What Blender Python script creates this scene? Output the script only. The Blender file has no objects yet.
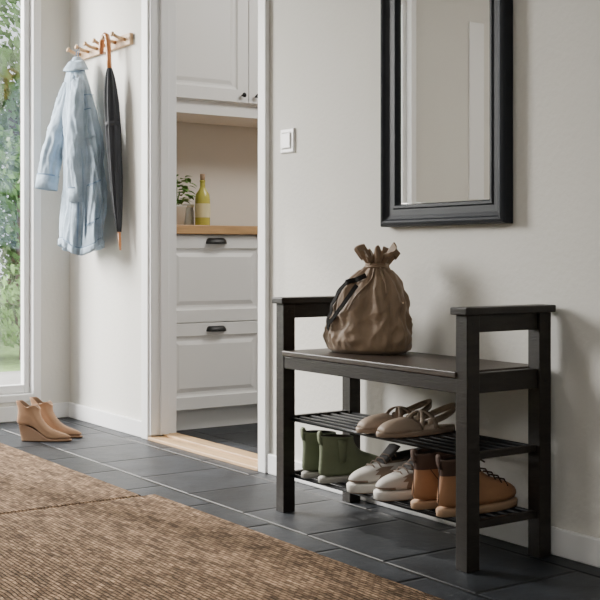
import bpy, bmesh, math, random
from mathutils import Vector, Matrix, noise
random.seed(4)
sc = bpy.context.scene
COL = sc.collection

# ---------------------------------------------------------------- materials
def M(name, col, rough=.5, metal=0.0, var=0.0, vscale=8, bump=0.0, bscale=60, stretch=(1,1,1), **kw):
    m = bpy.data.materials.new(name); m.use_nodes = True
    nt = m.node_tree; b = nt.nodes['Principled BSDF']
    b.inputs['Base Color'].default_value = (*col, 1)
    b.inputs['Roughness'].default_value = rough
    b.inputs['Metallic'].default_value = metal
    for k, v in kw.items():
        b.inputs[k.replace('_', ' ')].default_value = v
    tc = nt.nodes.new('ShaderNodeTexCoord'); mp = nt.nodes.new('ShaderNodeMapping')
    mp.inputs['Scale'].default_value = stretch
    nt.links.new(tc.outputs['Object'], mp.inputs[0])
    n = nt.nodes.new('ShaderNodeTexNoise'); n.inputs['Scale'].default_value = vscale
    n.inputs['Detail'].default_value = 6
    nt.links.new(mp.outputs[0], n.inputs[0])
    r = nt.nodes.new('ShaderNodeValToRGB')
    r.color_ramp.elements[0].position = .3; r.color_ramp.elements[1].position = .7
    r.color_ramp.elements[0].color = (*[c*(1-var) for c in col], 1)
    r.color_ramp.elements[1].color = (*[min(1, c*(1+var)) for c in col], 1)
    nt.links.new(n.outputs[0], r.inputs[0]); nt.links.new(r.outputs[0], b.inputs['Base Color'])
    if bump > 0:
        n2 = nt.nodes.new('ShaderNodeTexNoise'); n2.inputs['Scale'].default_value = bscale
        n2.inputs['Detail'].default_value = 4
        nt.links.new(mp.outputs[0], n2.inputs[0])
        bp = nt.nodes.new('ShaderNodeBump'); bp.inputs['Strength'].default_value = bump
        bp.inputs['Distance'].default_value = .01
        nt.links.new(n2.outputs[0], bp.inputs['Height']); nt.links.new(bp.outputs[0], b.inputs['Normal'])
    return m

def floor_mat():
    m = bpy.data.materials.new('slate_tile'); m.use_nodes = True
    nt = m.node_tree; b = nt.nodes['Principled BSDF']; L = nt.links.new
    tc = nt.nodes.new('ShaderNodeTexCoord'); mp = nt.nodes.new('ShaderNodeMapping')
    mp.inputs['Location'].default_value = (.13, .08, 0)
    L(tc.outputs['Object'], mp.inputs[0])
    br = nt.nodes.new('ShaderNodeTexBrick')
    br.inputs['Scale'].default_value = 1; br.inputs['Brick Width'].default_value = .34
    br.inputs['Row Height'].default_value = .34; br.inputs['Mortar Size'].default_value = .0045
    br.inputs['Mortar Smooth'].default_value = .15
    br.inputs['Color1'].default_value = (.014, .017, .021, 1); br.inputs['Color2'].default_value = (.034, .039, .047, 1)
    br.inputs['Mortar'].default_value = (.004, .005, .006, 1)
    L(mp.outputs[0], br.inputs[0])
    n = nt.nodes.new('ShaderNodeTexNoise'); n.inputs['Scale'].default_value = 9; n.inputs['Detail'].default_value = 8
    n.inputs['Roughness'].default_value = .65
    L(mp.outputs[0], n.inputs[0])
    mx = nt.nodes.new('ShaderNodeMix'); mx.data_type = 'RGBA'; mx.blend_type = 'MULTIPLY'
    mx.inputs[0].default_value = .9
    rr = nt.nodes.new('ShaderNodeValToRGB'); rr.color_ramp.elements[0].position = .3; rr.color_ramp.elements[1].position = .7
    rr.color_ramp.elements[0].color = (.45, .45, .45, 1); rr.color_ramp.elements[1].color = (1.5, 1.5, 1.5, 1)
    L(n.outputs[0], rr.inputs[0]); L(br.outputs[0], mx.inputs[6]); L(rr.outputs[0], mx.inputs[7])
    L(mx.outputs[2], b.inputs['Base Color'])
    b.inputs['Roughness'].default_value = .48; b.inputs['Specular IOR Level'].default_value = .38
    b2 = nt.nodes.new('ShaderNodeTexBrick')
    for k, v in (('Scale', 1), ('Brick Width', .34), ('Row Height', .34), ('Mortar Size', .012), ('Mortar Smooth', 1)):
        b2.inputs[k].default_value = v
    L(mp.outputs[0], b2.inputs[0])
    add = nt.nodes.new('ShaderNodeMath'); add.operation = 'MULTIPLY_ADD'
    add.inputs[1].default_value = -1.6
    L(b2.outputs[1], add.inputs[0]); L(n.outputs[0], add.inputs[2])
    bp = nt.nodes.new('ShaderNodeBump'); bp.inputs['Strength'].default_value = .65; bp.inputs['Distance'].default_value = .006
    L(add.outputs[0], bp.inputs['Height']); L(bp.outputs[0], b.inputs['Normal'])
    return m

def rug_mat():
    m = bpy.data.materials.new('jute_weave'); m.use_nodes = True
    nt = m.node_tree; b = nt.nodes['Principled BSDF']; L = nt.links.new
    tc = nt.nodes.new('ShaderNodeTexCoord')
    nz = nt.nodes.new('ShaderNodeTexNoise'); nz.inputs['Scale'].default_value = 20
    L(tc.outputs['Object'], nz.inputs[0])
    wob = nt.nodes.new('ShaderNodeVectorMath'); wob.operation = 'MULTIPLY_ADD'
    wob.inputs[1].default_value = (.012, .009, 0)
    L(nz.outputs[1], wob.inputs[0]); L(tc.outputs['Object'], wob.inputs[2])
    br = nt.nodes.new('ShaderNodeTexBrick')
    br.inputs['Scale'].default_value = 1; br.inputs['Brick Width'].default_value = .026
    br.inputs['Row Height'].default_value = .0115; br.inputs['Mortar Size'].default_value = .0021
    br.inputs['Mortar Smooth'].default_value = 1
    br.inputs['Color1'].default_value = (.39, .27, .178, 1); br.inputs['Color2'].default_value = (.17, .112, .072, 1)
    br.inputs['Mortar'].default_value = (.055, .035, .023, 1)
    L(wob.outputs[0], br.inputs[0])
    n = nt.nodes.new('ShaderNodeTexNoise'); n.inputs['Scale'].default_value = 36; n.inputs['Detail'].default_value = 8
    mp = nt.nodes.new('ShaderNodeMapping'); mp.inputs['Scale'].default_value = (.4, 1.6, 1)
    L(tc.outputs['Object'], mp.inputs[0]); L(mp.outputs[0], n.inputs[0])
    rr = nt.nodes.new('ShaderNodeValToRGB'); rr.color_ramp.elements[0].position = .36; rr.color_ramp.elements[1].position = .64
    rr.color_ramp.elements[0].color = (.58, .56, .53, 1); rr.color_ramp.elements[1].color = (1.32, 1.28, 1.23, 1)
    mx = nt.nodes.new('ShaderNodeMix'); mx.data_type = 'RGBA'; mx.blend_type = 'MULTIPLY'; mx.inputs[0].default_value = 1
    L(n.outputs[0], rr.inputs[0]); L(br.outputs[0], mx.inputs[6]); L(rr.outputs[0], mx.inputs[7])
    L(mx.outputs[2], b.inputs['Base Color']); b.inputs['Roughness'].default_value = .95
    b.inputs['Specular IOR Level'].default_value = .15
    mm = nt.nodes.new('ShaderNodeMath'); mm.operation = 'SUBTRACT'
    L(n.outputs[0], mm.inputs[0]); L(br.outputs[1], mm.inputs[1])
    bp = nt.nodes.new('ShaderNodeBump'); bp.inputs['Strength'].default_value = 1; bp.inputs['Distance'].default_value = .009
    L(mm.outputs[0], bp.inputs['Height']); L(bp.outputs[0], b.inputs['Normal'])
    return m

def glass_mat():
    m = bpy.data.materials.new('window_glass'); m.use_nodes = True
    nt = m.node_tree; nt.nodes.clear(); L = nt.links.new
    o = nt.nodes.new('ShaderNodeOutputMaterial'); mx = nt.nodes.new('ShaderNodeMixShader')
    t = nt.nodes.new('ShaderNodeBsdfTransparent'); g = nt.nodes.new('ShaderNodeBsdfGlossy')
    g.inputs['Roughness'].default_value = .02
    mx.inputs[0].default_value = .05
    L(t.outputs[0], mx.inputs[1]); L(g.outputs[0], mx.inputs[2]); L(mx.outputs[0], o.inputs[0])
    return m

WALL = M('plaster_warm', (.715, .70, .655), .9, var=.015, vscale=3, bump=.14, bscale=60)
KWALL = M('kitchen_plaster', (.68, .645, .59), .85, var=.02, vscale=3)
CEIL = M('ceiling_paint', (.8, .79, .77), .9)
WHITE = M('white_trim', (.84, .84, .84), .45)
CAB = M('cabinet_white', (.80, .795, .78), .4)
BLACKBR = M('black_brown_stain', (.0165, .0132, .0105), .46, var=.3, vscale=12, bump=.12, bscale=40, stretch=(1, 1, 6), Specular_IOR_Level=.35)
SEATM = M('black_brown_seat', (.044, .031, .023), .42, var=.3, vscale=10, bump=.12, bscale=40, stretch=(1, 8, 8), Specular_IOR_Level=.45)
STEEL = M('black_steel', (.035, .036, .038), .28, metal=.7)
FRAMEM = M('mirror_frame_black', (.012, .015, .021), .5, Specular_IOR_Level=.3)
MIRR = M('mirror_silver', (.97, .97, .95), .01, metal=1)
OAK = M('oak', (.55, .36, .19), .45, var=.18, vscale=6, bump=.05, stretch=(1, 8, 8))
OAKX = M('oak_top', (.50, .30, .14), .45, var=.2, vscale=6, stretch=(8, 1, 8))
RACKW = M('rack_birch', (.54, .36, .21), .5, var=.12, vscale=8, stretch=(1, 8, 8))
CANE = M('cane_wood', (.42, .17, .06), .3, var=.2, vscale=15)
BLACK = M('black_cloth', (.020, .022, .028), .75, var=.1, bump=.1)
BLACKM = M('black_iron', (.02, .02, .02), .4, metal=.5)
DENIM = M('light_denim', (.36, .455, .555), .9, var=.22, vscale=14, bump=.4, bscale=40)
DENIM2 = M('denim_seam', (.18, .26, .37), .9, var=.15, vscale=20)
BAGM = M('brown_cloth', (.235, .158, .097), .62, var=.14, vscale=9, bump=.4, bscale=30, Sheen_Weight=.2)
BAGD = M('bag_dark_strap', (.012, .011, .010), .85, Specular_IOR_Level=.2)
TILE = floor_mat(); RUG = rug_mat(); GLASS = glass_mat()
TAUPE = M('taupe_leather', (.345, .262, .198), .55, var=.06, bump=.08)
PALE = M('pale_leather', (.50, .40, .31), .55, var=.05)
CAMEL = M('camel_suede', (.43, .26, .155), .85, var=.1, vscale=20, bump=.15)
CAMELD = M('camel_sole', (.38, .23, .14), .7)
SOLED = M('dark_outsole', (.12, .07, .04), .7)
INNER = M('shoe_interior', (.03, .025, .022), .9)
INNERT = M('shoe_interior_tan', (.22, .14, .09), .9)
OLIVE = M('olive_nubuck', (.13, .155, .09), .75, var=.12, vscale=18, bump=.15)
OLIVES = M('grey_rubber', (.38, .37, .34), .6)
SNKS = M('sneaker_sole_white', (.60, .58, .54), .6)
SNK = M('sneaker_grey', (.44, .42, .39), .7, var=.05)
SNKG = M('sneaker_taupe', (.19, .14, .105), .75)
SNKD = M('sneaker_charcoal', (.04, .038, .038), .8)
TAN = M('tan_leather', (.37, .185, .09), .55, var=.14, vscale=14, bump=.12)
TANS = M('tan_sole', (.42, .27, .165), .7)
COLLAR = M('brown_collar', (.065, .035, .024), .8)
POTM = M('white_ceramic', (.75, .74, .7), .3)
LEAF = M('basil_leaf', (.12, .28, .045), .5, var=.3, vscale=30)
OIL = M('olive_oil_glass', (.58, .53, .10), .12, **{'Transmission_Weight': .2})
LABEL = M('bottle_label', (.75, .72, .6), .6)
CORK = M('cork', (.3, .2, .12), .8)
SWM = M('switch_plastic', (.88, .88, .87), .3)
PAVE = M('paving', (.32, .31, .30), .9, var=.15, vscale=3, bump=.2)
GRASS = M('grass', (.14, .24, .06), .9, var=.3, vscale=12, bump=.3)
HEDGE = M('hedge_leaf', (.075, .165, .035), .6, var=.5, vscale=2.5)
HEDGE2 = M('bush_leaf', (.16, .30, .08), .6, var=.4, vscale=2)
BARK = M('bark', (.12, .08, .05), .9, var=.2)

# ---------------------------------------------------------------- mesh builder
class MB:
    def __init__(s): s.v = []; s.f = []; s.m = []
    def box(s, x0, x1, y0, y1, z0, z1, mi=0):
        i = len(s.v)
        s.v += [Vector(p) for p in ((x0,y0,z0),(x1,y0,z0),(x1,y1,z0),(x0,y1,z0),(x0,y0,z1),(x1,y0,z1),(x1,y1,z1),(x0,y1,z1))]
        for q in ((0,3,2,1),(4,5,6,7),(0,1,5,4),(1,2,6,5),(2,3,7,6),(3,0,4,7)):
            s.f.append([i+k for k in q]); s.m.append(mi)
        return s
    def loft(s, rings, mi=0, cap0=True, cap1=True, closed=True, mf=None):
        i0 = len(s.v); n = len(rings[0])
        for r in rings: s.v += [Vector(p) for p in r]
        for a in range(len(rings)-1):
            for k in range(n if closed else n-1):
                k2 = (k+1) % n
                s.f.append([i0+a*n+k, i0+a*n+k2, i0+(a+1)*n+k2, i0+(a+1)*n+k])
                s.m.append(mf(a, k) if mf else mi)
        if cap0: s.f.append([i0+k for k in range(n)][::-1]); s.m.append(mf(0, 0) if mf else mi)
        if cap1: s.f.append([i0+(len(rings)-1)*n+k for k in range(n)]); s.m.append(mf(len(rings)-2, 0) if mf else mi)
        return s
    def tube(s, pts, r, n=10, mi=0, caps=True):
        pts = [Vector(p) for p in pts]; rs = r if isinstance(r, (list, tuple)) else [r]*len(pts)
        rings = []; up = None
        for i, p in enumerate(pts):
            t = (pts[min(i+1, len(pts)-1)] - pts[max(i-1, 0)]).normalized()
            if up is None:
                up = Vector((0,0,1)) if abs(t.z) < .9 else Vector((0,1,0))
            a = t.cross(up)
            if a.length < 1e-4: a = t.cross(Vector((1,0,0)))
            a.normalize(); b = a.cross(t).normalized(); up = b
            rr = rs[i]; ra, rb = rr if isinstance(rr, tuple) else (rr, rr)
            rings.append([p + a*ra*math.cos(2*math.pi*k/n) + b*rb*math.sin(2*math.pi*k/n) for k in range(n)])
        return s.loft(rings, mi, caps, caps)
    def lathe(s, prof, c=(0,0,0), n=24, mi=0, cap=True, wob=None):
        rings = [[(c[0]+r*math.cos(2*math.pi*k/n), c[1]+r*math.sin(2*math.pi*k/n), c[2]+z) for k in range(n)] for r, z in prof]
        return s.loft(rings, mi, cap, cap)
    def rect(s, rings, axis='y', mi=0, cap0=True, cap1=True, mf=None):
        R = []
        for u0, u1, w0, w1, d in rings:
            c = ((u0,w0),(u1,w0),(u1,w1),(u0,w1))
            R.append([(u,d,w) if axis == 'y' else (d,u,w) for u, w in c])
        return s.loft(R, mi, cap0, cap1, mf=mf)
    def obj(s, name, mats, parent=None, bevel=0, sub=0, smooth=False, loc=(0,0,0), rotz=0, segs=2):
        me = bpy.data.meshes.new(name)
        me.from_pydata([tuple(p) for p in s.v], [], s.f)
        for m in mats: me.materials.append(m)
        for p, mi in zip(me.polygons, s.m): p.material_index = mi; p.use_smooth = smooth
        bm = bmesh.new(); bm.from_mesh(me)
        bmesh.ops.recalc_face_normals(bm, faces=bm.faces); bm.to_mesh(me); bm.free()
        o = bpy.data.objects.new(name, me); COL.objects.link(o)
        o.location = loc; o.rotation_euler = (0, 0, rotz)
        if parent: o.parent = parent
        if bevel:
            b = o.modifiers.new('b', 'BEVEL'); b.width = bevel; b.segments = segs; b.limit_method = 'ANGLE'; b.angle_limit = math.radians(40)
        if sub:
            b = o.modifiers.new('s', 'SUBSURF'); b.levels = sub; b.render_levels = sub
        return o

def root(name, loc=(0,0,0), rotz=0):
    e = bpy.data.objects.new(name, None); COL.objects.link(e); e.location = loc; e.rotation_euler = (0,0,rotz)
    e.empty_display_size = .1
    return e

def ridge(x, y, z):
    return 1-2*abs(noise.noise(Vector((x, y, z))))

# ---------------------------------------------------------------- room shell
XL = -2.733; XR = 4.6; YB = -4.2; ZC = 2.55
DX0, DX1 = -1.878, -1.014; DH = 2.08
MB().box(XL-.15, XR, YB, 2.7, -.1, 0).obj('floor', [TILE])
MB().box(XL-.15, XR, YB, 2.7, ZC, ZC+.1).obj('ceiling', [CEIL])
w = MB().box(XL, DX0, 0, .1, 0, ZC); w.box(DX0, DX1, 0, .1, DH, ZC); w.box(DX1, XR, 0, .1, 0, ZC)
w.obj('wall_front', [WALL])
WY0, WY1, WZ0, WZ1 = -2.2, -.15, .09, 2.35
w = MB().box(XL-.15, XL, WY1, .1, 0, ZC); w.box(XL-.15, XL, YB, WY0, 0, ZC)
w.box(XL-.15, XL, WY0, WY1, 0, WZ0); w.box(XL-.15, XL, WY0, WY1, WZ1, ZC)
w.obj('wall_left', [WALL])
MB().box(XL-.15, XR, YB-.1, YB, 0, ZC).obj('wall_back', [WALL])
MB().box(XR, XR+.1, YB, 2.7, 0, ZC).obj('wall_right', [WALL])
MB().box(-2.88, -2.62, .1, 2.7, 0, ZC).obj('wall_kitchen_left', [KWALL])
MB().box(-2.88, XR, 2.7, 2.8, 0, ZC).obj('wall_kitchen_back', [KWALL])
def baseb(name, x0, x1, y0, y1):
    MB().box(x0, x1, y0, y1, 0, .072).obj(name, [WHITE], bevel=.004)
baseb('baseboard_front', DX1+.055, XR, -.014, 0)
baseb('baseboard_front_left', XL+.014, DX0-.06, -.014, 0)
baseb('baseboard_left', XL, XL+.014, YB, 0)
def casing(name, parts):
    b = MB()
    for p in parts: b.box(*p)
    return b.obj(name, [WHITE], bevel=.004)
CW = .06; CR = .052
casing('door_frame', [(DX0-CW, DX0, -.02, 0, 0, DH+CW), (DX1, DX1+CR, -.02, 0, 0, DH+CW), (DX0, DX1, -.02, 0, DH, DH+CW),
    (DX0, DX0+.014, -.012, .112, .02, DH), (DX1-.008, DX1, -.012, .112, .02, DH), (DX0+.014, DX1-.014, -.012, .112, DH-.014, DH),
    (DX0+.014, DX0+.026, .03, .07, .02, DH-.014), (DX1-.020, DX1-.008, .05, .08, .02, DH-.014),
    (DX0-CW, DX0, .1, .115, 0, DH+CW), (DX1, DX1+CR, .1, .115, 0, DH+CW)])
t = MB().box(DX0, DX1, -.02, .045, 0, .014); t.box(DX0, DX1, .047, .115, 0, .022)
t.obj('trim_threshold', [OAK], bevel=.003)

# window
wn = root('window_1', (XL, 0, 0))
b = MB()
fx0, fx1 = -.11, .012
b.box(fx0, fx1, WY1-.04, WY1+.0, WZ0, WZ1); b.box(fx0, fx1, WY0, WY0+.04, WZ0, WZ1)
b.box(fx0, fx1, WY0+.04, WY1-.04, WZ0, WZ0+.035); b.box(fx0, fx1, WY0+.04, WY1-.04, WZ1-.05, WZ1)
b.box(fx0, fx1-.02, -1.2, -1.14, WZ0+.035, WZ1-.05)
b.obj('outer_frame', [WHITE], wn, bevel=.004)
b = MB()
for (a, c) in ((WY0+.04, -1.2), (-1.14, WY1-.04)):
    for q in ((a, a+.03, WZ0+.035, WZ1-.05), (c-.03, c, WZ0+.035, WZ1-.05), (a+.03, c-.03, WZ0+.035, WZ0+.075), (a+.03, c-.03, WZ1-.1, WZ1-.05)):
        b.box(-.075, -.03, *q)
b.obj('sash', [WHITE], wn, bevel=.004)
b = MB().box(-.062, -.056, WY0+.055, WY1-.055, WZ0+.06, WZ1-.07); b.obj('pane', [GLASS], wn)
MB().box(XL, XL+.012, -2.74, -2.62, .072, 2.2).obj('trim_1', [WHITE], bevel=.003)

# ---------------------------------------------------------------- outside
MB().box(-5.2, -2.9, -9, 6, -.12, -.02).obj('patio_paving', [PAVE])
MB().box(-30, -5.2, -20, 20, -.14, -.04).obj('lawn', [GRASS])
def leafcloud(name, clumps, n, size, mat, trunk=None):
    b = MB(); mats = [mat, BARK]
    for _ in range(n):
        c, r = random.choice(clumps)
        d = Vector((random.gauss(0,1), random.gauss(0,1), random.gauss(0,1))).normalized()
        p = Vector(c) + Vector((d.x*r[0], d.y*r[1], d.z*r[2])) * random.uniform(.6, 1.05)
        if p.z < .06: p.z = random.uniform(.06, .2)
        nn = (d + Vector((random.uniform(-.8,.8), random.uniform(-.8,.8), random.uniform(-.5,.9)))).normalized()
        a = nn.cross(Vector((random.random(), random.random(), random.random()))).normalized(); e = nn.cross(a)
        s_ = size*random.uniform(.6, 1.3)
        i = len(b.v)
        b.v += [p-a*s_, p+e*s_*.45-a*.1*s_, p+a*s_, p-e*s_*.45-a*.1*s_]
        b.f.append([i, i+1, i+2, i+3]); b.m.append(0)
    if trunk:
        for t_ in trunk: b.tube(t_[0], t_[1], 8, 1)
    return b.obj(name, mats)
cl = [((-8.6+random.uniform(-.4,.4), y, z), (.8,.8,.8)) for y in [-5,-3.8,-2.6,-1.4,-.2,1,2.2,3.4,4.6,5.8] for z in (.5, 1.3)]
leafcloud('hedge', cl, 24000, .055, HEDGE, [([(-8.6,y,-.038),(-8.6,y,1.3)], [.05,.03]) for y in (-4,-2,0,2,4)])
cl = [((-6.2+random.uniform(-.3,.3), y, .34), (.42,.45,.38)) for y in (-4,-3,-2,-.9,0,.55,1.1,1.7,2.3,3.1)]
leafcloud('flowering_bush', cl, 10000, .035, HEDGE2, [([(-6.2,y,-.038),(-6.2,y,.5)], [.03,.01]) for y in (-3,-1,1.1,2.3)])
cl = [((-13.5+random.uniform(-.9,.9), 3.8+random.uniform(-2.2,2.2), 2.9+random.uniform(-1.2,1.0)), (1.2,1.2,.9)) for _ in range(18)]
leafcloud('garden_tree', cl, 16000, .09, HEDGE2, [([(-13.5,3.8,-.038),(-13.5,3.8,.3),(-13.5,3.9,1.5),(-13.4,3.7,3.0)], [.13,.12,.12,.05])])

# ---------------------------------------------------------------- rugs
def rug(name, x0, x1, y0, y1, z=.0, t=.012):
    o = MB().box(x0, x1, y0, y1, z, z+t).obj(name, [RUG], bevel=.005)
rug('jute_rug', -2.62, -.832, -2.9, -.575)
rug('jute_rug.001', -.822, 1.75, -2.9, -.530)

# ---------------------------------------------------------------- kitchen cabinets
def panel(b, y0, y1, z0, z1, x, mi=0, st=.055):
    R = [(y0,y1,z0,z1,x-.019), (y0,y1,z0,z1,x-.002), (y0+.002,y1-.002,z0+.002,z1-.002,x)]
    for ins, d in ((st,0),(st+.004,-.006),(st+.012,-.009),(st+.022,-.009),(st+.04,-.002),(st+.044,-.002)):
        R.append((y0+ins,y1-ins,z0+ins,z1-ins,x+d))
    b.rect(R, 'x', mi)
kc = root('kitchen_base_cabinet', (0,0,0))
b = MB().box(-2.61, -2.02, .101, 1.9, .085, .872); b.box(-2.55, -2.045, .101, 1.9, 0, .085)
b.obj('carcass', [CAB], kc)
b = MB()
for y0, y1 in ((.104, .666), (.670, 1.268), (1.272, 1.89)):
    panel(b, y0, y1, .094, .476, -2.0); panel(b, y0, y1, .480, .866, -2.0)
b.obj('drawer_fronts', [CAB], kc)
b = MB().box(-2.61, -1.982, .101, 1.92, .873, .913); b.obj('countertop', [OAKX], kc, bevel=.003)
def cup(b, yc, zc, x):
    R = []
    for i in range(7):
        a = math.pi/2*i/6
        z = zc+.012 - .024*(1-math.cos(a)); dx = .024*math.sin(a)
        w_ = .050*(.72+.28*math.sin(a))
        R.append([(x+dx*s_, yc+w_*u, z) for u, s_ in ((-1,.0),(-.92,.6),(-.6,.95),(0,1),(.6,.95),(.92,.6),(1,.0))])
    b.loft(R, 0, True, False, closed=False)
b = MB()
for yc in (.385, .969, 1.58):
    for zc in (.842, .45): cup(b, yc, zc, -2.0)
o = b.obj('cup_pulls', [BLACKM], kc, smooth=True)
md = o.modifiers.new('so', 'SOLIDIFY'); md.thickness = .003
kw_ = root('kitchen_wall_cabinet')
b = MB().box(-2.61, -2.25, .101, 1.9, 1.505, 2.4); b.box(-2.61, -2.262, .101, 1.9, 1.445, 1.505)
b.obj('carcass', [CAB], kw_)
b = MB()
for y0, y1 in ((.104, .700), (.704, 1.30), (1.304, 1.89)):
    panel(b, y0, y1, 1.51, 2.39, -2.23, st=.06)
b.obj('doors', [CAB], kw_)
b = MB()
for yc in (.665, .742):
    R = []
    for r, d in ((.005,0),(.005,.012),(.010,.016),(.012,.022),(.008,.028),(.001,.03)):
        R.append([(-2.23+d, yc+r*math.cos(2*math.pi*k/14), 1.545+r*math.sin(2*math.pi*k/14)) for k in range(14)])
    b.loft(R)
b.obj('knobs', [BLACKM], kw_, smooth=True)

# things on the counter
bt = root('olive_oil_bottle', (-2.2, .43, .914))
MB().lathe([(.001,0),(.033,0),(.035,.006),(.035,.125),(.032,.148),(.017,.170),(.013,.180),(.0115,.205),(.0135,.207),(.0135,.214)], n=28).obj('glass_body', [OIL], bt, smooth=True)
MB().lathe([(.0362,.04),(.0362,.105)], n=28, cap=False).obj('label', [M('oil_label', (.68,.62,.36), .6)], bt, smooth=True)
MB().lathe([(.001,.212),(.0105,.212),(.0115,.225),(.0115,.243),(.001,.244)], n=16).obj('stopper', [CORK], bt, smooth=True)
sb = root('glass_jar', (-2.26, .385, .914))
MB().lathe([(.001,0),(.028,0),(.030,.005),(.030,.07),(.026,.08),(.026,.088)], n=24).obj('jar_body', [M('jar_grey', (.55,.55,.5), .15)], sb, smooth=True)
MB().lathe([(.001,.088),(.029,.088),(.029,.102),(.001,.103)], n=24).obj('jar_lid', [LABEL], sb, smooth=True)
pb = root('potted_basil', (-2.22, .302, .914))
MB().lathe([(.001,0),(.036,0),(.046,.085),(.049,.087),(.049,.095),(.043,.095),(.041,.08),(.001,.078)], n=28).obj('pot', [POTM], pb, smooth=True)
b = MB()
for i in range(95):
    a = random.uniform(0, 6.28); rr = random.uniform(.01, .062); z = random.uniform(.11, .225)
    c = Vector((rr*math.cos(a), rr*math.sin(a), z)); out = Vector((math.cos(a), math.sin(a), random.uniform(-.2,.6))).normalized()
    sd = out.cross(Vector((0,0,1))).normalized(); up = sd.cross(out).normalized()
    l = random.uniform(.03,.046); R = []
    for t_, w_ in ((0,.08),(.25,.8),(.5,1),(.75,.7),(1,.05)):
        p = c + out*l*t_ - up*l*.35*t_*t_
        R.append([p - sd*l*.5*w_ + up*l*.1*w_, p, p + sd*l*.5*w_ + up*l*.1*w_])
    b.loft(R, 0, False, False, closed=False)
    if i % 6 == 0: b.tube([(0,0,.075), tuple(c*.6+Vector((0,0,.04))), tuple(c)], .0018, 6)
b.obj('leaves', [LEAF], pb, smooth=True)

# ---------------------------------------------------------------- light switch
sw = root('light_switch', (-.842, 0, 1.178))
MB().rect([(-.040,.040,-.042,.042,0),(-.040,.040,-.042,.042,-.006),(-.038,.038,-.039,.039,-.009),(-.030,.030,-.030,.030,-.009),(-.0295,.0295,-.0295,.0295,-.005)]).obj('plate', [SWM], sw)
MB().rect([(-.027,.027,-.027,.027,-.005),(-.027,.027,-.027,.027,-.012),(-.024,.024,-.024,.024,-.014)]).obj('rocker', [SWM], sw, bevel=.001)

# ---------------------------------------------------------------- mirror
mr = root('wall_mirror')
x0, x1, z0, z1 = -.288, .250, .866, 2.34
def ri(i, d): return (x0+i, x1-i, z0+i, z1-i, d)
prof = [(0,-.001),(0,-.030),(.004,-.036),(.012,-.039),(.018,-.036),(.022,-.030),(.034,-.024),(.052,-.024),(.056,-.028),(.063,-.028),(.066,-.022),(.068,-.014)]
MB().rect([ri(i, d) for i, d in prof], cap1=False).obj('frame', [FRAMEM], mr)
b = MB().rect([ri(.068,-.010), ri(.068,-.0145), ri(.071,-.015)])
b.obj('glass', [MIRR], mr)

# ---------------------------------------------------------------- bench
bn = root('shoe_bench', (-.015, .008, 0))
LX = .405; YF = -.304; YK = -.053; h = .0210
b = MB()
for sx in (-1, 1):
    for y in (YF, YK): b.box(sx*LX-h, sx*LX+h, y-h, y+h, 0, .632)
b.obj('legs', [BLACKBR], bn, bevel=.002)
b = MB()
for sx in (-1, 1): b.box(sx*LX-.030, sx*LX+.030, YF-.032, YK+.031, .632, .651)
b.obj('armrests', [BLACKBR], bn, bevel=.003)
b = MB()
for sx in (-1, 1):
    b.box(sx*LX-.012, sx*LX+.012, YF+h, YK-h, .588, .632)
    b.box(sx*LX-.013, sx*LX+.013, YF+h, YK-h, .437, .487)
    b.box(sx*LX-.009, sx*LX+.009, YF+h, YK-h, .272, .290)
    b.box(sx*LX-.009, sx*LX+.009, YF+h, YK-h, .100, .120)
b.obj('side_rails', [BLACKBR], bn, bevel=.002)
b = MB().box(-LX+h, LX-h, YF-h+.002, YF+.0, .437, .474); b.box(-LX+h, LX-h, YK, YK+h-.002, .437, .474)
b.obj('aprons', [BLACKBR], bn, bevel=.002)
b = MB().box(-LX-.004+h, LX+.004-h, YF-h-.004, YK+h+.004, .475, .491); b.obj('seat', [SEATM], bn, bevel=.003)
b = MB()
for zc in (.281, .111):
    for i in range(7):
        y = YF+.012 + (YK-YF-.024)*i/6
        b.tube([(-LX+.005, y, zc), (LX-.005, y, zc)], .0058, 10)
b.obj('shelf_rods', [STEEL], bn, smooth=True)
b = MB()
for sx in (-1, 1):
    for y in (YF, YK):
        for z in (.455, .61):
            x = sx*LX + h
            b.loft([[(x+d, y+.005*math.cos(k*.628), z+.005*math.sin(k*.628)) for k in range(10)] for d in (-.001, .001)])
b.obj('screw_caps', [BLACKM], bn)

# ---------------------------------------------------------------- bag
bg = root('drawstring_bag', (-.192, -.150, .491), math.radians(25))
bprof = [ # z, a, b, dx, fold
 (.0005,.085,.05,-.004,0),(.001,.112,.068,-.004,0),(.012,.130,.082,-.004,.0),(.035,.137,.088,-.004,.012),(.07,.136,.087,-.003,.025),(.105,.130,.082,0,.04),(.14,.119,.074,.004,.055),
 (.172,.104,.066,.009,.07),(.200,.086,.056,.014,.09),(.222,.064,.046,.019,.12),(.240,.043,.034,.022,.14),(.254,.031,.027,.024,.15),(.262,.028,.025,.025,.15),(.272,.036,.031,.025,.19),(.286,.049,.040,.026,.24),(.303,.058,.047,.026,.28)]
def interp(P, x, key=0):
    for i in range(len(P)-1):
        if P[i][key] <= x <= P[i+1][key]:
            t_ = (x-P[i][key])/(P[i+1][key]-P[i][key]+1e-9); return [P[i][k]+(P[i+1][k]-P[i][k])*t_ for k in range(len(P[i]))]
    return P[-1] if x > P[-1][key] else P[0]
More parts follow.
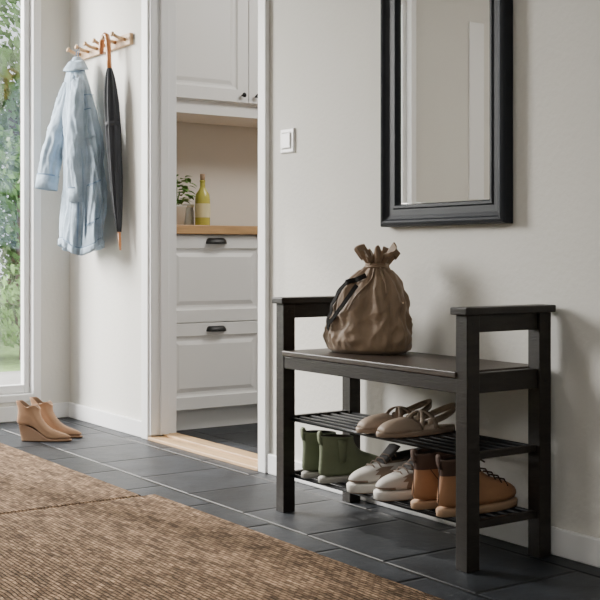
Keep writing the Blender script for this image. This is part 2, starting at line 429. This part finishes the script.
def bagpt(z, th, off=0):
    q = interp(bprof, z); c, s_ = math.cos(th), math.sin(th)
    up = max(0, (z-.06)/.2)
    f = 1 + q[4]*(.65*math.sin(11*th+.8*math.sin(3*th)+6*z)+.35*math.sin(17*th+1.5+9*z))
    rr = ridge(1.6*c+5, 1.6*s_, 7*z+1.2*c)*.45 + ridge(3.4*c+2+6*z, 3.4*s_+3, 5*z+3)*.38 + ridge(2.4*c-8*z, 2.4*s_+7, 16*z)*.38 + ridge(6*c, 6*s_, 24*z)*.2
    amp = .17*min(1, z/.03)*(1 if z < .2 else max(.3, 1-(z-.2)/.06))
    f += amp*(rr-.90)
    zz = z + .010*up*math.sin(2*th+1) * (1 if z < .24 else .4)
    if z > .285: zz += .012*math.sin(5*th+1)+.008*math.sin(9*th)
    return Vector((q[3]+(q[1]*f+off)*math.copysign(abs(c)**(2/2.2), c), (q[2]*f+off)*math.copysign(abs(s_)**(2/2.2), s_), max(.0005, zz)))
NB = 200
zs = [.0005,.001,.004]+[.008+.295*i/90 for i in range(91)]
R = [[bagpt(z, 2*math.pi*k/NB) for k in range(NB)] for z in zs]
for fr, dz in ((.92,-.002),(.75,-.015),(.6,-.028),(.45,-.04)):
    base = [bagpt(.303, 2*math.pi*k/NB) for k in range(NB)]
    R.append([Vector((.026+(p.x-.026)*fr, p.y*fr, p.z+dz)) for p in base])
MB().loft(R).obj('sack', [BAGM], bg, smooth=True)
b = MB()
for zz, rr in ((.255,.033),(.261,.032)):
    b.tube([(.0248+rr*math.cos(i*.3142)*1.04, rr*.95*math.sin(i*.3142), zz) for i in range(21)], .0034, 8)
def bs(th, z, off=.006): return bagpt(z, th, off)
def path(pts, off, m=8):
    P = []
    for i in range(len(pts)-1):
        for j in range(m):
            t_ = j/m; P.append(bs(pts[i][0]+(pts[i+1][0]-pts[i][0])*t_, pts[i][1]+(pts[i+1][1]-pts[i][1])*t_, off))
    P.append(bs(*pts[-1], off))
    for _ in range(3):
        P = [P[0]] + [(P[i-1]+P[i]*2+P[i+1])/4 for i in range(1, len(P)-1)] + [P[-1]]
    return P
b.tube(path([(4.9,.255),(4.85,.23),(4.7,.20),(4.55,.165),(4.5,.13)], .005), .0028, 8)
b.tube(path([(5.4,.255),(5.5,.22),(5.45,.18)], .005), .0026, 8)
b.obj('drawcord', [BAGM], bg, smooth=True)
b = MB()
def ribbon(pts, w, off=.005):
    P = path(pts, off); R = []
    for i, p in enumerate(P):
        tg = (P[min(i+1,len(P)-1)]-P[max(i-1,0)]).normalized()
        nr = Vector((p.x*.45, p.y, 0)).normalized(); d = tg.cross(nr).normalized()*w/2
        R.append([p-d, p+d, p+d+nr*.0025, p-d+nr*.0025])
    b.loft(R, 0)
ribbon([(4.60,.236),(4.35,.222),(4.05,.210),(3.78,.196)], .014, .009)
ribbon([(3.82,.205),(3.72,.175),(3.74,.14),(3.84,.105),(3.98,.075)], .020, .009)
ribbon([(3.96,.070),(4.12,.095),(4.24,.125),(4.38,.165),(4.48,.205)], .013, .009)
b.obj('strap', [BAGD], bg)

# ---------------------------------------------------------------- coat rack
rk = root('coat_rack')
b = MB().box(-2.625, -2.05, -.018, -.0005, 1.695, 1.745); b.obj('rail', [RACKW], rk, bevel=.003)
b = MB()
for i in range(6):
    x = -2.575 + i*.095
    b.tube([(x,-.016,1.722),(x,-.05,1.728),(x,-.074,1.738)], [.008,.0075,.0075], 14)
    b.tube([(x,-.072,1.737),(x,-.076,1.739),(x,-.082,1.741)], [.008,.012,.010], 14)
b.obj('pegs', [RACKW], rk, smooth=True)

# ---------------------------------------------------------------- umbrella
um = root('cane_umbrella', (0,0,0))
top = Vector((-2.160, -.062, 1.60)); bot = Vector((-2.072, -.052, .80))
hp = [(-2.232,-.066,1.672),(-2.236,-.066,1.70),(-2.230,-.066,1.728),(-2.214,-.066,1.746),(-2.195,-.066,1.752),(-2.178,-.066,1.744),(-2.168,-.065,1.72),(-2.166,-.064,1.68),(-2.163,-.063,1.64),tuple(top)]
b = MB().tube(hp, [.010,.012,.012,.012,.012,.012,.012,.011,.011,.011], 12); b.obj('handle', [CANE], um, smooth=True)
ax = (bot-top)
b = MB(); R = []
for i, (t_, r) in enumerate(((.0,.010),(.01,.013),(.05,.020),(.12,.027),(.2,.031),(.35,.031),(.45,.029),(.6,.026),(.75,.020),(.85,.013),(.9,.008))):
    c = top + ax*t_
    R.append([c + Vector((math.cos(2*math.pi*k/48), math.sin(2*math.pi*k/48), 0))*r*(1+.16*math.cos(8*2*math.pi*k/48+t_*5)) for k in range(48)])
b.loft(R); b.tube([top+ax*.30, top+ax*.325], [.0345,.0345], 20)
b.obj('folded_canopy', [BLACK], um, smooth=True)
b = MB().tube([top+ax*.88, top+ax*.97, top+ax], [.0075,.0065,.004], 10); b.obj('ferrule', [CANE], um, smooth=True)

# ---------------------------------------------------------------- denim jacket
jk = root('denim_jacket')
prof = [ # z, cx, cy, a, b
 (1.690,-2.470,-.078,.020,.018),(1.665,-2.470,-.080,.036,.026),(1.635,-2.465,-.085,.050,.036),(1.60,-2.455,-.088,.066,.044),(1.55,-2.440,-.092,.086,.054),(1.49,-2.420,-.097,.108,.062),
 (1.42,-2.392,-.102,.124,.068),(1.33,-2.362,-.104,.136,.072),(1.23,-2.330,-.104,.142,.072),(1.12,-2.322,-.104,.146,.072),(1.0,-2.330,-.104,.150,.072),(.90,-2.340,-.106,.152,.074),(.805,-2.347,-.108,.154,.076)]
profr = [tuple(p) for p in reversed(prof)]
def jbody(z, th, off=0):
    q = interp(profr, z)
    dn = (1.69-z)/.9
    am = .03+.14*min(1, dn*1.3)
    c, s_ = math.cos(th), math.sin(th)
    f = 1 + am*(.55*math.sin(5*th+2.5*dn)+.35*math.sin(9*th-3*dn+1)+.15*math.sin(3*th+9*dn))
    rr = ridge(2.2*c+3+2*z, 2.2*s_, 1.8*z)*.6 + ridge(4.5*c+9-3*z, 4.5*s_, 3.2*z)*.4 + ridge(1.5*c, 1.5*s_+4, 5*z+5*c)*.14
    f += (.05+.22*min(1, dn*2))*(rr-.75)
    return Vector((q[1]+(q[3]*f+off)*c, min(-.006, q[2]+(q[4]*f+off)*s_), z + (.016*math.sin(2*th)+.012*math.sin(3*th+1))*dn))
NJ = 140
zs = [1.69-.885*i/90 for i in range(91)]
b = MB(); R = [[jbody(z, 2*math.pi*k/NJ) for k in range(NJ)] for z in zs]
b.loft(R, 0, True, False)
o = b.obj('body', [DENIM], jk, smooth=True)
md = o.modifiers.new('so', 'SOLIDIFY'); md.thickness = .004; md.offset = -1
def patch(b, th0, th1, za, zb, off=.004, nu=8, nv=8, mi=0):
    R = []
    for i in range(nv+1):
        z = za+(zb-za)*i/nv
        R.append([jbody(z, th0+(th1-th0)*k/nu, off) for k in range(nu+1)])
    b.loft(R, mi, False, False, closed=False)
b = MB()
patch(b, -1.0, -.82, 1.60, .82, .004, 3, 70)
patch(b, -.62, .05, 1.10, .93, .004, 18, 16)
patch(b, -.60, -.05, 1.43, 1.30, .004, 14, 12)
patch(b, 0, 2*math.pi, .835, .806, .003, 140, 3)
o = b.obj('pockets_and_placket', [DENIM], jk, smooth=True)
md = o.modifiers.new('so', 'SOLIDIFY'); md.thickness = .004; md.offset = 1
b = MB()
for (a0,a1,za,zb) in ((-.62,.05,1.104,1.098),(-.60,-.05,1.433,1.428),(-1.02,-1.0,1.6,.82),(-.82,-.80,1.6,.82),(-.64,-.62,1.10,.93),(.05,.07,1.10,.93),(-.62,.05,.935,.929),(0,6.283,.840,.836),(-.6,.6,1.50,1.495)):
    patch(b, a0, a1, za, zb, .008, 30 if a1-a0 > .3 else 1, 60 if za-zb > .1 else 2)
b.obj('seams', [DENIM2], jk, smooth=True)
b = MB(); R = []
for i, (dz, e) in enumerate(((0,.001),(-.012,.008),(-.04,.014),(-.052,.015))):
    R.append([jbody(1.67+dz, -2.7+3.6*k/24, e) + Vector((0,0,.012-.012*math.cos((k-12)/12*1.5))) for k in range(25)])
b.loft(R, 0, False, False, closed=False)
o = b.obj('collar', [DENIM], jk, smooth=True); md = o.modifiers.new('so', 'SOLIDIFY'); md.thickness = .004
b = MB().tube([(-2.492,-.075,1.685),(-2.493,-.070,1.72),(-2.480,-.066,1.750),(-2.467,-.070,1.72),(-2.468,-.075,1.685)], .0025, 8)
b.obj('hanging_loop', [DENIM2], jk, smooth=True)
def sleeve(name, pts, rs, ph):
    b = MB(); n = 48
    P = [Vector(p) for p in pts]
    D = []
    for i in range(len(P)-1):
        for j in range(14):
            t_ = j/14; p0 = P[max(i-1,0)]; p1 = P[i]; p2 = P[i+1]; p3 = P[min(i+2,len(P)-1)]
            q = .5*((2*p1)+(p2-p0)*t_+(2*p0-5*p1+4*p2-p3)*t_*t_+(3*p1-p0-3*p2+p3)*t_**3)
            D.append((q, rs[i]+(rs[i+1]-rs[i])*t_))
    D.append((P[-1], rs[-1])); R = []
    for j, (c, r) in enumerate(D):
        tg = (D[min(j+1,len(D)-1)][0]-D[max(j-1,0)][0]).normalized()
        a = tg.cross(Vector((0,1,0))).normalized(); e = a.cross(tg)
        ring = []
        for k in range(n):
            th = 2*math.pi*k/n; cc, ss = math.cos(th), math.sin(th)
            f = 1+.06*math.sin(3*th+j*.12+ph)
            f += .30*(ridge(1.7*cc+ph, 1.7*ss, j*.06+cc)*.6+ridge(2.6*cc, 2.6*ss+ph, j*.15-ss)*.4-.6)
            p = c + a*r*f*cc+e*r*.72*f*ss; p.y = min(p.y, -.006)
            ring.append(p)
        R.append(ring)
    b.loft(R, 0, True, False)
    c, r = D[-1]; R = []
    tg = (D[-1][0]-D[-3][0]).normalized(); a = tg.cross(Vector((0,1,0))).normalized(); e = a.cross(tg)
    for t_, rr in ((-.06,.98),(-.06,1.07),(.004,1.10),(.004,.97)):
        R.append([c+tg*t_+a*r*rr*math.cos(2*math.pi*k/n)+e*r*.75*rr*math.sin(2*math.pi*k/n) for k in range(n)])
    b.loft(R, 0, False, False)
    o = b.obj(name, [DENIM], jk, smooth=True); md = o.modifiers.new('so', 'SOLIDIFY'); md.thickness = .003; md.offset = -1
    b = MB(); R = []
    for t_ in (-.064, -.058):
        R.append([c+tg*t_+a*r*1.085*math.cos(2*math.pi*k/n)+e*r*.75*1.085*math.sin(2*math.pi*k/n) for k in range(n)])
    b.loft(R, 0, False, False); b.obj(name+'_seam', [DENIM2], jk, smooth=True)
sleeve('sleeve_1', [(-2.455,-.11,1.56),(-2.475,-.13,1.47),(-2.51,-.155,1.34),(-2.532,-.18,1.22),(-2.540,-.20,1.085)], [.045,.060,.064,.062,.060], 1.0)
sleeve('sleeve_2', [(-2.40,-.11,1.56),(-2.345,-.13,1.45),(-2.300,-.155,1.30),(-2.285,-.165,1.15),(-2.29,-.155,1.02)], [.042,.056,.058,.054,.046], 3.0)

# ---------------------------------------------------------------- shoes
def foot(xb, xf, w_, n=40, heel=.80, toe=2.2, pt=1.0):
    out = []
    for k in range(n):
        th = 2*math.pi*k/n; c, s_ = math.cos(th), math.sin(th)
        e = 2/toe
        x = (xb+xf)/2 + (xf-xb)/2*math.copysign(abs(c)**e, c)
        u = (x-xb)/(xf-xb)
        wm = heel + (1-heel)*min(1, max(0, (u-.15)/.45))
        if u > .72: wm *= 1-(u-.72)*(1-pt)/.28*.9
        y = w_*wm*math.copysign(abs(s_)**(2/2.3), s_)
        y += .006*math.sin(math.pi*min(1, u))*(1 if (xf-xb) > .2 else 0)
        out.append((x, y, u))
    return out
def shoe_rings(spec, L, lift=0, pt=1.0):
    R = []
    for sp in spec:
        z, xb, xf, w_ = sp[:4]; tilt = sp[4] if len(sp) > 4 else 0
        ring = []
        for x, y, u in foot(xb, xf, w_, pt=pt):
            g = x/L; lf = lift*max(0, min(1, 1-(g-.22)/.42)) if lift else 0
            lf = lift*(3*(lf/lift)**2-2*(lf/lift)**3) if lift else 0
            ring.append(Vector((x, y, z + tilt*(u-.5) + lf)))
        R.append(ring)
    return R
def place(name, heel_xy, zb, ang):
    return root(name, (heel_xy[0], heel_xy[1], zb), ang)
UP = math.pi/2
DN = -math.pi/2

def tan_boot(nm, x, y, z, ang):
    e = place(nm, (x, y), z, ang); L = .275
    R = shoe_rings([(0,.006,.266,.042),(.002,.001,.271,.045),(.016,0,.272,.046),(.020,.002,.271,.045)], L)
    MB().loft(R).obj('sole', [TANS], e, smooth=True, bevel=0)
    sp = [(.018,.006,.266,.043),(.036,.003,.270,.0455),(.052,.004,.264,.0455),(.066,.006,.240,.042,.0),(.078,.008,.200,.038),(.092,.010,.160,.035),(.106,.011,.138,.034,.004),(.112,.010,.136,.036,.005),
          (.130,.008,.133,.039,.006),(.145,.006,.134,.040,.008),(.150,.010,.130,.037,.008),(.148,.014,.126,.032,.008),(.10,.018,.12,.028)]
    R = shoe_rings(sp, L)
    MB().loft(R, mf=lambda a, k: 0 if a < 6 else (1 if a < 11 else 2)).obj('upper', [TAN, COLLAR, INNER], e, smooth=True, sub=1)
    b = MB()
    for i in range(4):
        xx = .15+.022*i; zz = .105-.011*i
        b.tube([(xx,-.03,zz-.012),(xx+.004,-.012,zz+.003),(xx-.002,.012,zz+.003),(xx,.03,zz-.012)], .0022, 6)
    b.tube([(.145,-.018,.128),(.15,.0,.13),(.145,.018,.128)], .0022, 6)
    b.obj('laces', [COLLAR], e, smooth=True)
    b = MB(); pts = [(.009,0,.12),(.002,0,.135),(.0,0,.152),(.005,0,.158),(.012,0,.154),(.014,0,.145)]
    b.loft([[Vector(p)+Vector((0,d,0)) for d in (-.008,.008)] for p in pts], 0, False, False, closed=False)
    o = b.obj('pull_tab', [COLLAR], e, smooth=True); md = o.modifiers.new('so','SOLIDIFY'); md.thickness = .002
    b = MB(); b.tube([(.075,-.0475,.03),(.07,-.046,.06),(.045,-.039,.09),(.03,-.034,.11)], .0012, 6)
    b.tube([(.002,0,.03),(.004,0,.08),(.007,0,.12)], .0013, 6)
    b.obj('seams', [COLLAR], e, smooth=True)
tan_boot('leather_boot', .194, -.310, .1168, UP)
tan_boot('leather_boot.001', .299, -.315, .1168, UP)

def olive_boot(nm, x, y, z, ang):
    e = place(nm, (x, y), z, ang); L = .25
    R = shoe_rings([(0,.004,.246,.041),(.002,.001,.249,.044),(.014,0,.25,.045),(.017,.002,.248,.044)], L)
    MB().loft(R).obj('sole', [OLIVES], e, smooth=True)
    sp = [(.015,.004,.244,.042),(.030,.002,.246,.044),(.048,.003,.240,.043),(.062,.004,.212,.040),(.074,.005,.172,.037),(.086,.006,.142,.035),(.100,.006,.126,.035),(.122,.004,.118,.036,-.004),(.134,.003,.118,.037,-.008),(.1345,.006,.114,.034,-.008),(.128,.009,.111,.032,-.008),(.08,.014,.10,.026)]
    MB().loft(shoe_rings(sp, L), mf=lambda a, k: 0 if a < 9 else 1).obj('upper', [OLIVE, INNER], e, smooth=True, sub=1)
    b = MB()
    for s_ in (-1, 1):
        b.loft([[Vector((xx, s_*yy, zz)) for xx, yy in ((.042+(.134-zz)*.1,.0360),(.06,.0364),(.078-(.134-zz)*.1,.0355))] for zz in (.126,.105,.08,.06)], 0, False, False, closed=False)
    o = b.obj('elastic_gusset', [OLIVE], e, smooth=True); md = o.modifiers.new('so','SOLIDIFY'); md.thickness = .003; md.offset = 0
    b = MB(); pts = [(.006,0,.11),(.0,0,.125),(-.002,0,.145),(.004,0,.152),(.010,0,.14)]
    b.loft([[Vector(p)+Vector((0,d,0)) for d in (-.008,.008)] for p in pts], 0, False, False, closed=False)
    o = b.obj('pull_tab', [OLIVE], e, smooth=True); md = o.modifiers.new('so','SOLIDIFY'); md.thickness = .002
olive_boot('chelsea_boot', -.318, -.305, .1168, UP)
olive_boot('chelsea_boot.001', -.226, -.309, .1168, UP)

def sneaker(nm, x, y, z, ang):
    e = place(nm, (x, y), z, ang); L = .275
    R = shoe_rings([(0,.004,.268,.042),(.003,.0,.274,.046),(.022,0,.276,.047),(.026,.003,.273,.046)], L)
    MB().loft(R, mf=lambda a, k: 1 if a < 1 else 0).obj('sole', [SNKS, TANS], e, smooth=True)
    sp = [(.024,.005,.270,.043),(.036,.003,.272,.0445),(.050,.004,.262,.043),(.060,.005,.240,.040),(.069,.006,.205,.036,-.004),(.078,.007,.168,.034,-.010),(.086,.007,.140,.034,-.014),(.092,.006,.128,.034,-.016),(.094,.009,.124,.031,-.016),(.088,.014,.12,.028,-.01),(.045,.02,.11,.026)]
    R = shoe_rings(sp, L)
    def mf(a, k):
        c = R[a][k].x/L
        if a >= 6: return 2
        if a == 5: return 2 if c < .45 else 1
        if c > .88 and a < 1: return 1
        if .62 < c < .78 and a < 4: return 1
        if c < .58 and a in (0,1): return 1
        if c < .16: return 1
        return 0
    MB().loft(R, mf=mf).obj('upper', [SNK, SNKG, SNKD], e, smooth=True, sub=1)
    b = MB(); R = []
    for t_ in range(7):
        s_ = t_/6; R.append([Vector((.165-.055*s_, d*.020*(1+.2*s_), .074+.046*s_+.003*(1-abs(d)))) for d in (-1,-.5,0,.5,1)])
    b.loft(R, 0, False, False, closed=False)
    o = b.obj('tongue', [SNKD], e, smooth=True); md = o.modifiers.new('so','SOLIDIFY'); md.thickness = .005
    b = MB()
    for i in range(5):
        xx = .125+.018*i; zz = .102-.008*i
        b.tube([(xx,-.026,zz-.012),(xx+.003,-.012,zz+.002),(xx+.001,.012,zz+.002),(xx,.026,zz-.012)], .0020, 6)
    b.obj('laces', [SNKG], e, smooth=True)
sneaker('sneaker', -.066, -.047, .1168, DN)
sneaker('sneaker.001', .055, -.047, .1168, DN)

def flat(nm, x, y, z, ang, strapm):
    e = place(nm, (x, y), z, ang); L = .265
    MB().loft(shoe_rings([(0,.004,.258,.037),(.002,0,.264,.040),(.012,0,.265,.041),(.016,.002,.263,.040),(.016,.02,.24,.025)], L), mf=lambda a,k: 0 if a < 3 else 1).obj('sole', [TAUPE, PALE], e, smooth=True)
    b = MB(); R = []
    n = 22
    for i in range(12):
        g = i/11; xx = .172+.089*g
        wv = .0395*math.sqrt(max(.02, 1-(max(0,(g-.15))/.88)**2.2)); hh = .036*(1-.15*g)*math.sqrt(max(.02, 1-(max(0,(g-.05))/.96)**2.6))
        R.append([Vector((xx - .030*abs(math.cos(math.pi*k/n))**2*(1-g)**2, wv*math.cos(math.pi*k/n)+.004, .014+hh*math.sin(math.pi*k/n)**.8)) for k in range(n+1)])
    b.loft(R, 0, False, False, closed=False)
    o = b.obj('vamp', [TAUPE], e, smooth=True); md = o.modifiers.new('so','SOLIDIFY'); md.thickness = .003
    b = MB(); R = []
    m = 26
    for i in range(m+1):
        t_ = i/m; th = math.pi*(t_-.5)
        xx = .118-.118*math.cos(th)**.7 if abs(t_-.5) < .499 else .118
        yy = .034*math.sin(th)+.002; zz = .034+.034*math.cos(th)**1.0
        R.append([Vector((xx, yy, zz-.009)), Vector((xx, yy*.97, zz+.009))])
    b.loft(R, 0, False, False, closed=False)
    for sgn in (-1, 1):
        R = []
        for i in range(17):
            th = math.pi*i/16; k_ = (i/16-.5)*sgn
            R.append([Vector((.118+.055*k_+dx, .0365*math.cos(th)+.003, .014+.050*math.sin(th)**.8+.001*sgn)) for dx in (-.007,.007)])
        b.loft(R, 0, False, False, closed=False)
    o = b.obj('straps', [strapm], e, smooth=True); md = o.modifiers.new('so','SOLIDIFY'); md.thickness = .003
flat('slingback_sandal', -.034, -.051, .2868, DN, TAUPE)
flat('slingback_sandal.001', .068, -.051, .2868, DN-.05, PALE)

def wedge(nm, x, y, z, ang):
    e = place(nm, (x, y), z, ang); L = .240
    lift = .062
    base = shoe_rings([(0,.026,.232,.028),(.003,.025,.236,.031)], L, 0, pt=.75)
    mid = shoe_rings([(.0045,.0245,.236,.031)], L, 0, pt=.75)
    topr = shoe_rings([(.007,.012,.239,.033),(.009,.004,.238,.033)], L, lift, pt=.75)
    MB().loft(base+mid+topr, mf=lambda a, k: 1 if a < 2 else 0).obj('wedge_sole', [CAMELD, SOLED], e, smooth=True)
    sp = [(.007,.008,.235,.031),(.020,.004,.236,.033),(.032,.005,.215,.031),(.043,.007,.175,.029),(.055,.009,.138,.028),(.070,.010,.112,.027),(.088,.007,.102,.029),(.102,.002,.104,.032),(.108,.0,.106,.033),(.1075,.004,.102,.029),(.09,.01,.095,.026),(.05,.014,.085,.023)]
    R = shoe_rings(sp, L, lift, pt=.75)
    for a in (5,6,7,8,9):
        for p in R[a]:
            d = abs(p.x-.055)
            if d < .03: p.z -= (.03-d)*(.1,.4,.8,1.0,1.0)[a-5]
    MB().loft(R, mf=lambda a, k: 0 if a < 9 else 1).obj('upper', [CAMEL, INNERT], e, smooth=True, sub=1)
    b = MB(); b.tube([(.012,0,.06+lift*.9),(.010,0,.09+lift),(.004,0,.106+lift)], .0012, 6)
    b.obj('back_seam', [SOLED], e, smooth=True)
wa = math.atan2(.80, .60)
wedge('wedge_ankle_boot', -2.170, -.486, .0, wa)
wedge('wedge_ankle_boot.001', -2.250, -.394, .0, wa-.1)

# ---------------------------------------------------------------- lights
def area(name, loc, target, size, power, col):
    l = bpy.data.lights.new(name, 'AREA'); l.energy = power; l.size = size; l.color = col
    o = bpy.data.objects.new(name, l); COL.objects.link(o); o.location = loc
    o.rotation_euler = (Vector(target)-Vector(loc)).to_track_quat('-Z', 'Y').to_euler()
    return o
area('sky_boost_softbox', (-6.5, -4.6, 3.6), (-.4, -.6, .8), 3.6, 2700, (1, .975, .935))  # added area light outside the window, boosts the sky as key light
area('room_fill_light', (2.6, -2.8, 2.5), (2.2, -2.6, 0), 1.8, 48, (1, .98, .95))  # added fill near the ceiling behind the camera, no real fixture
area('room_fill_light.001', (-.9, -3.3, 2.5), (-1.3, -3.2, 0), .9, 34, (1, .96, .9))  # added fill, brightens the left wall seen in the mirror
area('kitchen_fill_light', (-.9, 1.3, 2.5), (-1.3, 1.1, 0), 1.0, 54, (1, .96, .9))  # added fill to brighten the kitchen, unseen source
s = bpy.data.lights.new('sun', 'SUN'); s.energy = 5; s.angle = math.radians(2.5); s.color = (1, .93, .83)
so = bpy.data.objects.new('sun', s); COL.objects.link(so)
so.rotation_euler = Vector((.80, .16, -.56)).to_track_quat('-Z', 'Y').to_euler(); so.location = (-8, -3, 8)
wd = bpy.data.worlds.new('sky'); sc.world = wd; wd.use_nodes = True
bgn = wd.node_tree.nodes['Background']; bgn.inputs[0].default_value = (.86, .93, 1.0, 1); bgn.inputs[1].default_value = 1.9

# ---------------------------------------------------------------- camera
cd = bpy.data.cameras.new('camera'); cam = bpy.data.objects.new('camera', cd); COL.objects.link(cam)
cam.location = (2.53, -2.27, .78); cam.rotation_euler = (math.radians(90), 0, math.radians(55.5))
cd.sensor_width = 36; cd.lens = 69.9; cd.shift_y = -.075; cd.clip_start = .05
sc.camera = cam
